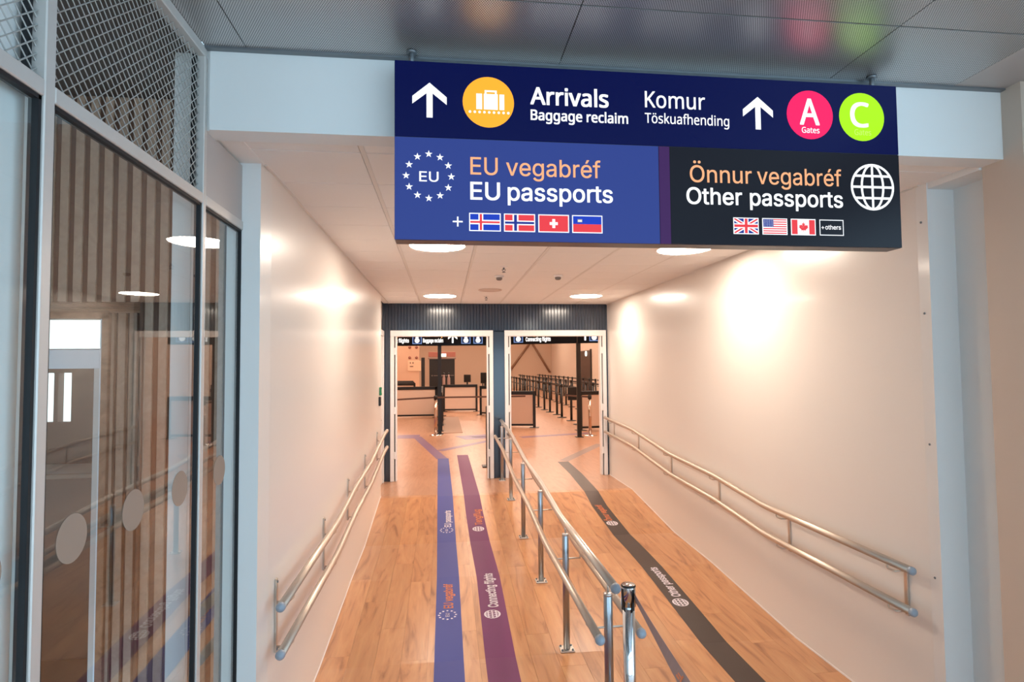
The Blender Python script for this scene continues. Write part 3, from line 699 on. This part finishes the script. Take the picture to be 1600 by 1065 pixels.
# ------------------------------------------------------------------ glazed partition on the left
GX = -1.0
wn = empty('window_1', (GX, 1.8, 0), kind='structure')
def fr(name, y0, y1, z0, z1, x0=GX-.045, x1=GX+.003, M=ALU): return MB().cbox(x0, x1, y0, y1, z0, z1, .003).build(name, M, wn)
ML = [(.60, .64), (1.545, 1.585), (2.502, 2.532), (2.985, 3.02)]
for k, (a, b) in enumerate(ML): fr('mullion', a, b, 0, 3.49 if k < 3 else 3.178)
fr('mullion', -.40, -.345, 0, 3.49)
BAY = [(-.345, .60), (.64, 1.545), (1.585, 2.502), (2.532, 2.985)]
fr('top_rail', -.40, 2.52, 3.485, MZ)
for k, (a, b) in enumerate(BAY):
    fr('transom', a, b, 2.858, 2.902); fr('bottom_rail', a, b, 0, .06)
    g = MB(); gx0, gx1 = GX-.028, GX-.004; tk = .011
    for (p, q_, r_, s_) in ((a, a+tk, .06, 2.858), (b-tk, b, .06, 2.858), (a, b, 2.858-tk, 2.858), (a, b, .06, .06+tk)): g.box(gx0, gx1, p, q_, r_, s_)
    g.build('gasket', RUBBER, wn)
    pn = MB().add([(GX-.012, a+.005, .065), (GX-.012, b-.005, .065), (GX-.012, b-.005, 2.852), (GX-.012, a+.005, 2.852)], [(0, 1, 2, 3)]).build('glass_pane', GLASS, wn)
    dots = {1: [1.10, 1.40], 2: [1.718, 2.03, 2.362], 3: [2.752]}.get(k, [])
    for y in dots:
        MB().lathe((GX-.0115, y, 1.71), [(.066, 0), (.066, .0008)], 36, axis='X', smooth=False).build('marker_dot', mat('frosted_dot', (150, 130, 116), rough=.7), pn)
MB().cbox(GX-.03, GX-.004, 2.53, 2.985, 2.902, 3.185, .001).build('infill_panel', GREYP, wn)
WIRE = mat('galvanised_wire', (188, 190, 188), rough=.35, metal=.6)
def mesh_bay(y0, y1, z0, z1):
    mb = MB(); p = .0375; s = .86
    def wire(c, sl, xo):
        ts = []
        pts = []
        for y in (y0, y1):
            z = c+sl*y
            if z0 <= z <= z1: pts.append((y, z))
        for z in (z0, z1):
            y = (z-c)/sl
            if y0 < y < y1: pts.append((y, z))
        if len(pts) >= 2:
            a, b = pts[0], pts[1]
            mb.tube([(GX-.02+xo, a[0], a[1]), (GX-.02+xo, b[0], b[1])], .0019, 5, cap=False)
    k = -60
    for k in range(-80, 160):
        wire(z0-s*y0+k*p-1.2, s, .0015); wire(z0+s*y0+k*p-1.2, -s, -.0015)
    mb.build('wire_mesh', WIRE, wn, kind='stuff')
    g = MB()
    for (p_, q_, r_, s_) in ((y0, y0+.012, z0, z1), (y1-.016, y1, z0, z1)): g.box(GX-.045, GX-.03, p_, q_, r_, s_)
    g.build('mesh_edge', RUBBER, wn)
mesh_bay(1.585, 2.502, 2.902, 3.485); mesh_bay(.64, 1.545, 2.902, 3.485)
# things behind the glass
struct('wall_added_shade', MB().box(-4.6, -4.5, -4, 3.06, 0, MZ), BEIGE)  # unseen wall, added to keep side daylight off the slats
struct('wall_column', MB().box(-1.3, -1.06, 1.372, 1.575, 0, MZ), ENDW)
struct('wall_column', MB().cbox(-1.145, -1.045, 2.56, 2.66, 0, MZ, .003), ENDW)
SBY = 3.0
sw = MB(); PX0, PX1, PT = -2.9, -1.47, 2.50
sw.box(-4.5, PX0, SBY+.03, SBY+.06, 0, MZ); sw.box(PX0, PX1, SBY+.03, SBY+.06, PT, MZ); sw.box(PX1, -1.076, SBY+.03, SBY+.06, 0, MZ)
sw.box(PX1-.012, PX1, SBY+.0, 3.6, 0, PT)
wslat = struct('wall_slats', sw, SLATB)
pm = {}
k = 0
x = -1.10
while x > -3.6:
    full = (x > PX1+.02) or (x < PX0-.03)
    z0 = 0 if full else PT
    key = full
    if key not in pm:
        o = MB().cbox(x-.0385, x, SBY+.016, SBY+.031, z0, MZ-.002, .002).build('slat', SLAT, wslat, origin=(x, SBY, z0)); pm[key] = o
    else:
        o = pm[key].copy(); COL.objects.link(o); o.parent = wslat; o.location = (x, SBY, z0)
    x -= .0662
# portal soffit slats and recessed slats
for i in range(8):
    y = 3.05+i*.07
    MB().box(PX0, PX1-.013, y, y+.045, PT-.002, PT+.028).build('soffit_slat', OAKF, wslat)
for i in range(3):
    xx = -1.785-i*.062
    MB().cbox(xx-.042, xx, 3.585, 3.61, 0, PT, .002).build('slat', SLAT, wslat)
MB().box(-1.935, PX1, 3.61, 3.64, 0, PT).build('backing', SLATB, wslat)
MB().box(PX0, PX1, 3.06, 3.64, PT+.03, PT+.05).build('backing', SLATB, wslat)
dw = empty('door_4', (-2.4, 3.62, 0), kind='structure')
MB().cbox(-1.965, -1.925, 3.56, 3.66, 0, 2.50, .003).build('oak_jamb', OAKF, dw)
MB().cbox(-2.9, -1.925, 3.56, 3.66, 2.462, 2.50, .003).build('oak_head', OAKF, dw)
LIT = mat('white_aluminium_frame', (226, 230, 236), rough=.4)
MB().cbox(-1.988, -1.966, 3.59, 3.64, 0, 2.462, .002).build('frame_stile', LIT, dw)
MB().cbox(-2.9, -1.988, 3.59, 3.64, 2.175, 2.285, .002).build('frame_rail', LIT, dw)
MB().cbox(-2.9, -1.988, 3.60, 3.63, 2.283, 2.290, .001).build('frame_bead', ALUD, dw)
MB().add([(-2.9, 3.615, 2.29), (-1.988, 3.615, 2.29), (-1.988, 3.615, 2.462), (-2.9, 3.615, 2.462)], [(0, 1, 2, 3)]).build('transom_pane', GLASS, dw)
MB().cbox(-2.02, -1.988, 3.595, 3.635, 0, 2.175, .002).build('door_stile', ALU, dw)
MB().add([(-2.9, 3.615, 0), (-2.02, 3.615, 0), (-2.02, 3.615, 2.175), (-2.9, 3.615, 2.175)], [(0, 1, 2, 3)]).build('door_pane', GLASS, dw)
# next room beyond that door: brown wall with two bright window openings
rm = MB(); ry = 5.6
WO = [(-3.60, -3.475), (-3.44, -3.33)]; wz0, wz1 = 1.70, 2.14
xsR = [-6.0]+[v for p in WO for v in p]+[-1.08]
for i in range(0, len(xsR), 2): rm.box(xsR[i], xsR[i+1], ry, ry+.08, -.1, 2.30)
for a, b in WO: rm.box(a, b, ry, ry+.08, -.1, wz0); rm.box(a, b, ry, ry+.08, wz1, 2.30)
rm.box(-6, -1.08, 3.10, ry+.08, 2.74, 2.8); rm.box(-5.06, -5.0, 3.64, ry, -.1, 2.74); rm.box(-6, -1.08, 3.62, ry, -.1, -.004); rm.box(-1.14, -1.08, 3.64, ry, 0, 3.0)  # roof and left side wall are unseen, added to darken this room
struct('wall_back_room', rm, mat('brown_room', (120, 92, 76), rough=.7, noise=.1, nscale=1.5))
cr = empty('counter', (-3.0, 5.0, 0), 'low brown counter in the room seen through the glass door', 'counter')
MB().cbox(-3.9, -2.3, 4.75, 5.15, 0, 1.35, .01).build('body', mat('counter_brown', (104, 78, 64), rough=.5, noise=.1), cr)
MB().cbox(-3.95, -2.25, 4.7, 5.2, 1.35, 1.39, .008).build('top', mat('counter_top', (150, 126, 110), rough=.3), cr)
# ------------------------------------------------------------------ control hall beyond the doorways
HW = mat('hall_wall', (200, 172, 150), rough=.7, noise=.03, nscale=.6); HW2 = mat('hall_side_wall', (226, 204, 186), rough=.6, noise=.03)
HB = 46.0; HX = 8.65; HTOP = 6.0
struct('wall_back', MB().box(-9, HX+.1, HB, HB+.1, 0, HTOP), HW)
struct('wall_hall_right', MB().box(HX, HX+.1, 9.6, HB, 0, HTOP), HW2)
struct('wall_hall_left', MB().box(-9, -8.9, 9.6, HB, 0, HTOP), HW2)
w_ = MB().box(-9, -1.2, 9.6, 9.7, 0, HTOP); w_.box(2.93, HX, 9.6, 9.7, 0, HTOP); w_.box(-1.2, 2.93, 9.62, 9.7, CZ, HTOP)
struct('wall_hall_front', w_, HW2)
struct('ceiling_hall', MB().box(-9, HX+.1, 9.6, HB+.1, HTOP, HTOP+.1), HW2)
HLM = mat('hall_light_panel', (255, 255, 255), emit=HALL_W, lin_rgb=(1.0, .80, .64))
LR = {-3.5: 'left', 1.5: 'middle', 6.0: 'right'}
ORD = 'first second third fourth fifth sixth'.split()
for k, y in enumerate((12.5, 17.5, 22.5, 28, 34, 41)):
    for x in (-3.5, 1.5, 6.0):
        l = empty('panel_light', (x, y, HTOP), 'square hall ceiling light panel, %s one in the %s row from the doorways' % (LR[x], ORD[k]), 'ceiling light', 'hall ceiling light panels')
        MB().cbox(x-.95, x+.95, y-.95, y+.95, HTOP-.03, HTOP, .005).build('housing', FRAMEW, l)
        MB().box(x-.9, x+.9, y-.9, y+.9, HTOP-.034, HTOP-.029).build('diffuser', HLM, l)
br = mat('brace_steel', (140, 104, 80), rough=.6)
for a, b, lb in (((6.9, 4.0), (5.1, 1.6), 'left diagonal steel brace on the far wall'), ((7.05, 4.0), (8.5, 1.6), 'right diagonal steel brace on the far wall')):
    MB().tube([(a[0], HB-.08, a[1]), (b[0], HB-.08, b[1])], .085, 8).build('wall_brace', br, label=lb, cat='brace')
# panel barriers
def barrier(p0, p1, ztop, label, grp='white panel queue barriers', post_end=True, panel=None):
    p0 = Vector((*p0, HF)); p1 = Vector((*p1, HF)); L_ = (p1-p0).length; d = (p1-p0).normalized()
    t = empty('panel_barrier', p0, label, 'barrier', grp); t.rotation_euler.z = math.atan2(d.y, d.x)
    h = ztop-HF
    def part(name, mb, M):
        o = mb.build(name, M); o.parent = t; o.location = (0, 0, 0); return o
    part('panel', MB().cbox(.03, L_-.03, -.012, .012, .10, h-.09, .003), panel or mat('white_barrier_panel', (216, 190, 172), rough=.3, noise=.03))
    part('top_rail', MB().cbox(-.04, L_+.04, -.04, .04, h-.11, h, .008), BLACK)
    part('bottom_rail', MB().cbox(0, L_, -.025, .025, .05, .11, .004), BLACK)
    for x in (0, L_):
        pp = part('post', MB().cbox(x-.04, x+.04, -.04, .04, 0, h, .006), BLACK)
        f = MB().cbox(x-.14, x+.14, -.14, .14, 0, .012, .003).build('foot_plate', BLACK); f.parent = pp
    return t
barrier((-3.4, 21.1), (-.30, 21.1), 1.44, 'white panel barrier behind the chrome post, left of grey mat')
barrier((-.02, 23.6), (1.30, 23.5), 1.42, 'glossy white panel barrier straight behind the grey floor mat')
barrier((1.36, 21.7), (2.2, 21.5), 1.42, 'white panel barrier half hidden by the left door jamb')
barrier((1.4, 17.3), (2.66, 17.0), 1.41, 'white panel barrier at left of the right doorway')
barrier((3.83, 16.0), (5.2, 16.2), 1.43, 'white panel barrier at right of the right doorway')
for k, y in enumerate((25.5, 27.5, 29.5)):
    barrier((-5.5, y+.6), (-1.3-.15*k, y), 1.45, ('nearest', 'middle', 'farthest')[k]+' of three pale panel barriers on the far left')
for k, y in enumerate((16.6, 18.4, 20.2)):
    barrier((-.10, y), (-.08, y+1.5), 1.42, ('first', 'second', 'third')[k]+' black-edged barrier seen end on behind the sign pole', panel=BLACK)
MB().cbox(-.03, .50, 16.0, 21.0, HF, HF+.012, .004).build('floor_mat', mat('grey_mat', (168, 138, 120), rough=.7, noise=.1, nscale=30), label='grey rectangular floor mat beyond the left doorway', cat='mat')
# queue posts
def make_post():
    t = empty('queue_post', (0, 0, HF))
    def part(name, mb, M, par=t):
        o = mb.build(name, M); o.parent = par; o.location = (0, 0, 0); return o
    part('base', MB().lathe((0, 0, 0), [(.17, 0), (.17, .015), (.05, .03)], 14), BLACK)
    part('pole', MB().lathe((0, 0, 0), [(.042, .02), (.042, 1.10)], 10), BLACK)
    part('head', MB().lathe((0, 0, 0), [(.05, 1.07), (.05, 1.17), (.03, 1.19)], 10), BLACK)
    part('belt', MB().box(-.004, .004, .045, 1.12, 1.10, 1.16), BLACK); part('belt', MB().box(-.004, .004, .045, 1.12, .82, .86), BLACK)
    return t
proto = None
ROWS = [(4.15, [17.6, 18.8, 20.0, 21.2, 22.4, 23.6, 25.1, 26.7]+[28.0+1.25*i for i in range(13)], 'row nearest the right doorway'),
        (5.6, [20+1.25*i for i in range(19)], 'middle queue row'), (7.1, [24+1.25*i for i in range(16)], 'row along the right wall'),
        (2.9, [27+1.25*i for i in range(14)], 'row behind the left panel')]
ORD = 'first second third fourth fifth sixth seventh eighth ninth tenth eleventh twelfth thirteenth fourteenth fifteenth sixteenth seventeenth eighteenth nineteenth twentieth twenty-first'.split()
for x, yl, g in ROWS:
    for i, y in enumerate(yl):
        if proto is None: proto = make_post(); o = proto
        else: o = copy_tree(proto)
        o.location = (x+random.uniform(-.04, .04), y, HF)
        o['label'] = '%s black belt post from the front in the %s' % (ORD[i], g)
        o['category'] = 'queue post'; o['group'] = g
MB().cbox(3.78, 4.16, 17.42, 17.46, 1.09, 1.49, .006).build('notice_board', BLACK, label='black square notice board between posts in the right doorway', cat='board')
# gantry signs on black poles
def far_text(parent, body, o, d, width, cap, M):
    mb = MB(); text_into(mb, body, o, d, (0, 0, 1), width, cap, .02); mb.build('lettering', M, parent)
FW = emis('far_sign_white', (255, 252, 248), 1.6); FO = emis('far_sign_orange', (255, 190, 110), 1.3); FBL = emis('far_sign_blue', (120, 150, 205), 1.0)
def gantry(p0, p1, pole, label, items):
    p0 = Vector((*p0, 2.73)); p1 = Vector((*p1, 2.73)); d = (p1-p0).normalized(); nrm = Vector((d.y, -d.x, 0))
    t = empty('gantry_sign', (*pole, HF), label, 'sign', 'gantry signs in the control hall')
    mb = MB(); a, b = p0+nrm*.06, p1+nrm*.06; c, e = p1-nrm*.06, p0-nrm*.06; H_ = Vector((0, 0, .80))
    mb.add([a, b, c, e, a+H_, b+H_, c+H_, e+H_], [(0,3,2,1),(4,5,6,7),(0,1,5,4),(1,2,6,5),(2,3,7,6),(3,0,4,7)])
    pnl = mb.build('sign_panel', emis('far_sign_black', (12, 11, 14), .5), t)
    MB().cbox(pole[0]-.05, pole[0]+.05, pole[1]-.05+.07, pole[1]+.05+.07, HF, 3.5, .005).build('pole', BLACK, t)
    MB().cbox(pole[0]-.1, pole[0]+.1, pole[1], pole[1]+.17, HF, HF+.015, .004).build('foot_plate', BLACK, t)
    for kind, u, z, s, body in items:
        o = p0+d*u+nrm*.064; o.z = 2.73+z
        if kind == 'w': far_text(pnl, body, o, d, s, .105, FW)
        elif kind == 'o': far_text(pnl, body, o, d, s, .105, FO)
        elif kind == 'a': mb = MB(); arrow(mb, o+Vector((0, 0, .10)), .26, d, (0, 0, 1)); mb.build('arrow', FW, pnl)
        else:
            mb = MB(); quad(mb, o, d, (0, 0, 1), -.125, .125, 0, .25); ic = mb.build('pictogram', FBL, pnl)
            mb = MB(); o2 = o+nrm*.003
            quad(mb, o2, d, (0, 0, 1), -.105, .105, .02, .23); mb.build('pictogram_field', emis('far_sign_navy', (30, 44, 74), .8), ic)
            mb = MB(); o3 = o+nrm*.006
            disc(mb, o3+Vector((0, 0, .165)), .04, d, (0, 0, 1), 14); disc(mb, o3+Vector((0, 0, .09)), .065, d, (0, 0, 1), 14); mb.build('pictogram_figure', FW, ic)
gantry((-2.6, 15.85), (1.30, 15.75), (-.13, 15.8), 'black gantry sign with baggage lettering above the left doorway view',
       [('w', .85, .09, .80, 'Connecting flights'), ('o', .85, .245, .5, 'Tengiflug'), ('p', 1.87, .05, 0, ''), ('w', 2.03, .09, .54, 'Baggage reclaim'), ('o', 2.05, .245, .50, 'Töskuafhending'),
        ('a', 2.83, .10, 0, ''), ('p', 3.19, .05, 0, ''), ('p', 3.52, .05, 0, '')])
gantry((1.55, 15.2), (4.35, 14.15), (3.43, 14.42), 'black gantry sign with connecting flights lettering above the right doorway view',
       [('p', .44, .045, 0, ''), ('w', .64, .075, .66, 'Connecting flights'), ('o', .66, .225, .45, 'Tengiflug'), ('a', 2.20, .10, 0, ''), ('p', 2.43, .05, 0, ''), ('p', 2.70, .05, 0, '')])
# chrome stanchions in the hall
def hall_stanchion(x, y, label, belts):
    t = empty('belt_stanchion', (x, y, HF), label, 'stanchion', 'chrome stanchions in the hall')
    MB().lathe((x, y, HF), [(.17, 0), (.17, .01), (.05, .03)], 24).build('base', CHROME, t)
    MB().lathe((x, y, HF), [(.042, .02), (.042, .98)], 16).build('pole', mat('warm_chrome', (200, 176, 160), rough=.2, metal=1), t)
    MB().lathe((x, y, HF), [(.05, .96), (.05, 1.05), (.03, 1.06)], 16).build('head', BLACK, t)
    for (x2, y2, z2) in belts:
        d = Vector((x2-x, y2-y, 0)).normalized(); n_ = Vector((-d.y, d.x, 0))*.003; a = Vector((x, y, HF+1.03))+d*.05; b = Vector((x2, y2, z2)); h = Vector((0, 0, .045))
        MB().add([a+n_, b+n_, b-n_, a-n_, a+n_-h, b+n_-h, b-n_-h, a-n_-h], [(0,1,2,3),(7,6,5,4),(0,4,5,1),(1,5,6,2),(2,6,7,3),(3,7,4,0)]).build('belt', mat('brown_belt', (96, 70, 60), rough=.7), t)
hall_stanchion(-.235, 15.6, 'chrome stanchion beside the black sign pole in left doorway', [(-2.8, 15.3, HF+.94), (2.2, 15.6, HF+1.03)])
hall_stanchion(3.78, 14.75, 'chrome stanchion in front of the right white panel barrier', [(3.3, 15.6, HF+1.04)])
t = empty('gate_post', (.80, 10.6, HF), 'black slim gate post just inside the left doorway', 'post')
MB().cbox(.755, .835, 10.56, 10.64, HF, 1.43, .005).build('post', BLACK, t); MB().cbox(.68, .90, 10.48, 10.72, HF, HF+.02, .004).build('foot_plate', BLACK, t)
MB().cbox(.775, .815, 10.552, 10.56, .55, .75, .002).build('sensor_strip', ALU, t)
# far booths, screens and wall fittings
t = empty('booth', (-.1, 28.4, HF), 'large black control booth on the far side of the hall', 'booth')
BO = mat('booth_black', (26, 25, 27), rough=.5, noise=.1)
MB().cbox(-.72, .50, 28, 28.9, HF, 2.52, .01).build('body', BO, t); MB().cbox(-.78, .56, 27.95, 28.95, 2.52, 2.60, .01).build('roof', mat('booth_roof', (150, 130, 122), rough=.5), t)
mb = MB(); text_into(mb, 'control', (-.62, 27.99, 1.68), UX, UZ, .30, .07); text_into(mb, 'passport', (.02, 27.99, 1.68), UX, UZ, .42, .07)
disc(mb, (-.10, 27.99, 1.71), .05, UX, UZ, 12)
mb.v = mb.v; mbp = MB(); quad(mbp, (-.62, 27.99, 1.69), UX, UZ, .0, .06, 0, .06); quad(mbp, (-.62, 27.99, 1.69), UX, UZ, .1, .3, .015, .045); quad(mbp, (-.62, 27.99, 1.69), UX, UZ, .48, .56, 0, .07); quad(mbp, (-.62, 27.99, 1.69), UX, UZ, .64, 1.08, .015, .05)
mbp.build('print_line', mat('grey_print', (120, 108, 104)), t)
MB().cbox(-.76, .54, 28.0, 28.1, 2.62, 2.86, .01).build('fascia', mat('fascia_red', (176, 110, 96), rough=.5), t)
t = empty('exit_sign', (-.07, 27.9, 2.62), 'small glowing white exit sign above the black booth', 'sign')
MB().cbox(-.24, .10, 27.86, 27.93, 2.61, 2.79, .008).build('housing', FRAMEW, t); MB().box(-.22, .08, 27.855, 27.861, 2.63, 2.77).build('lit_face', emis('exit_white', (240, 255, 230), 2.0), t)
t = empty('information_post', (-1.0, 26.9, HF), 'tall black slim post left of the control booth', 'post')
MB().cbox(-1.06, -.90, 26.86, 26.94, HF, 2.58, .01).build('body', BO, t); MB().cbox(-1.2, -.76, 26.75, 27.05, HF, HF+.02, .005).build('foot_plate', BLACK, t)
for (x, y, w2, z0, z1, rz_, lb) in ((.93, 23.535, .15, 1.42, 1.82, -.5, 'small dark tilted monitor on the panel barrier'), (1.74, 21.61, .40, 1.42, 1.92, -.35, 'wide dark monitor at the right edge of left doorway')):
    z0 += .011
    t = empty('monitor', (x, y, z0), lb, 'monitor', 'dark monitors above the barriers'); t.rotation_euler.z = rz_
    a = MB().cbox(-w2, w2, -.03, .03, .08, z1-z0, .01).build('screen', BLACK); a.parent = t
    a = MB().cbox(-.03, .03, -.02, .02, -.01, .1, .004).build('stand', BLACK); a.parent = t
    a = MB().box(-w2+.02, w2-.02, -.033, -.029, .10, z1-z0-.02).build('display', mat('dark_display', (20, 22, 26), rough=.15)); a.parent = t
for k, x in enumerate((-.02, .18)):
    t = empty('sanitiser_bottle', (x, 24.2, 1.0), ('left' if k == 0 else 'right')+' clear dispenser in front of the black booth', 'dispenser', 'clear dispensers')
    MB().lathe((x, 24.2, HF), [(.06, 0), (.06, 1.35), (.03, 1.42), (.03, 1.5)], 12).build('body', mat('pale_plastic', (150, 120, 112), rough=.3), t)
    MB().lathe((x, 24.2, HF), [(.035, 1.5), (.035, 1.55), (.015, 1.58)], 10).build('pump', BLACK, t)
t = empty('service_board', (-2.0, 34.9, 1.5), 'pale service board with four red-brown fittings on far left', 'board')
MB().cbox(-3.0, -1.5, 34.9, 35.0, HF, 4.2, .01).build('board', mat('pale_board', (224, 184, 156), rough=.6), t)
for x in (-2.06, -1.66):
    for z in (2.70, 3.32): MB().lathe((x, 34.9, z), [(.09, 0), (.08, -.03), (.03, -.05)], 14, axis='Y').build('fitting', mat('red_brown', (150, 92, 76), rough=.5), t)
nb = MB().cbox(-2.18, -1.40, 34.86, 34.895, 1.9, 2.5, .006).build('notice', mat('notice_cream', (244, 206, 174), rough=.6), t)
mb = MB(); text_into(mb, 'Y J', (-2.05, 34.855, 2.34), UX, UZ, .25, .09); text_into(mb, 'info', (-2.05, 34.855, 2.14), UX, UZ, .2, .08)
mb = MB(); quad(mb, (-2.05, 34.855, 2.34), UX, UZ, 0, .06, 0, .09); quad(mb, (-2.05, 34.855, 2.34), UX, UZ, .15, .22, 0, .09); quad(mb, (-2.05, 34.855, 2.14), UX, UZ, 0, .2, 0, .06)
mb.build('print_mark', mat('brown_print', (120, 84, 70)), nb)
t = empty('dark_doorway', (HX, 33.5, HF), 'dark framed door on the right hall wall', 'door')
MB().cbox(HX-.06, HX, 33.2, 36.6, HF, 3.05, .01).build('door_panel', mat('door_dark', (74, 56, 50), rough=.4, noise=.1), t)
MB().cbox(HX-.09, HX, 33.1, 33.24, HF, 3.12, .01).build('frame_post', mat('door_frame_dark', (52, 40, 36), rough=.5), t)
MB().lathe((HX-.06, 34.2, 2.86), [(.16, 0), (.15, -.05), (.02, -.07)], 16, axis='X').build('door_lamp', emis('door_lamp', (255, 250, 235), 2.0), t)
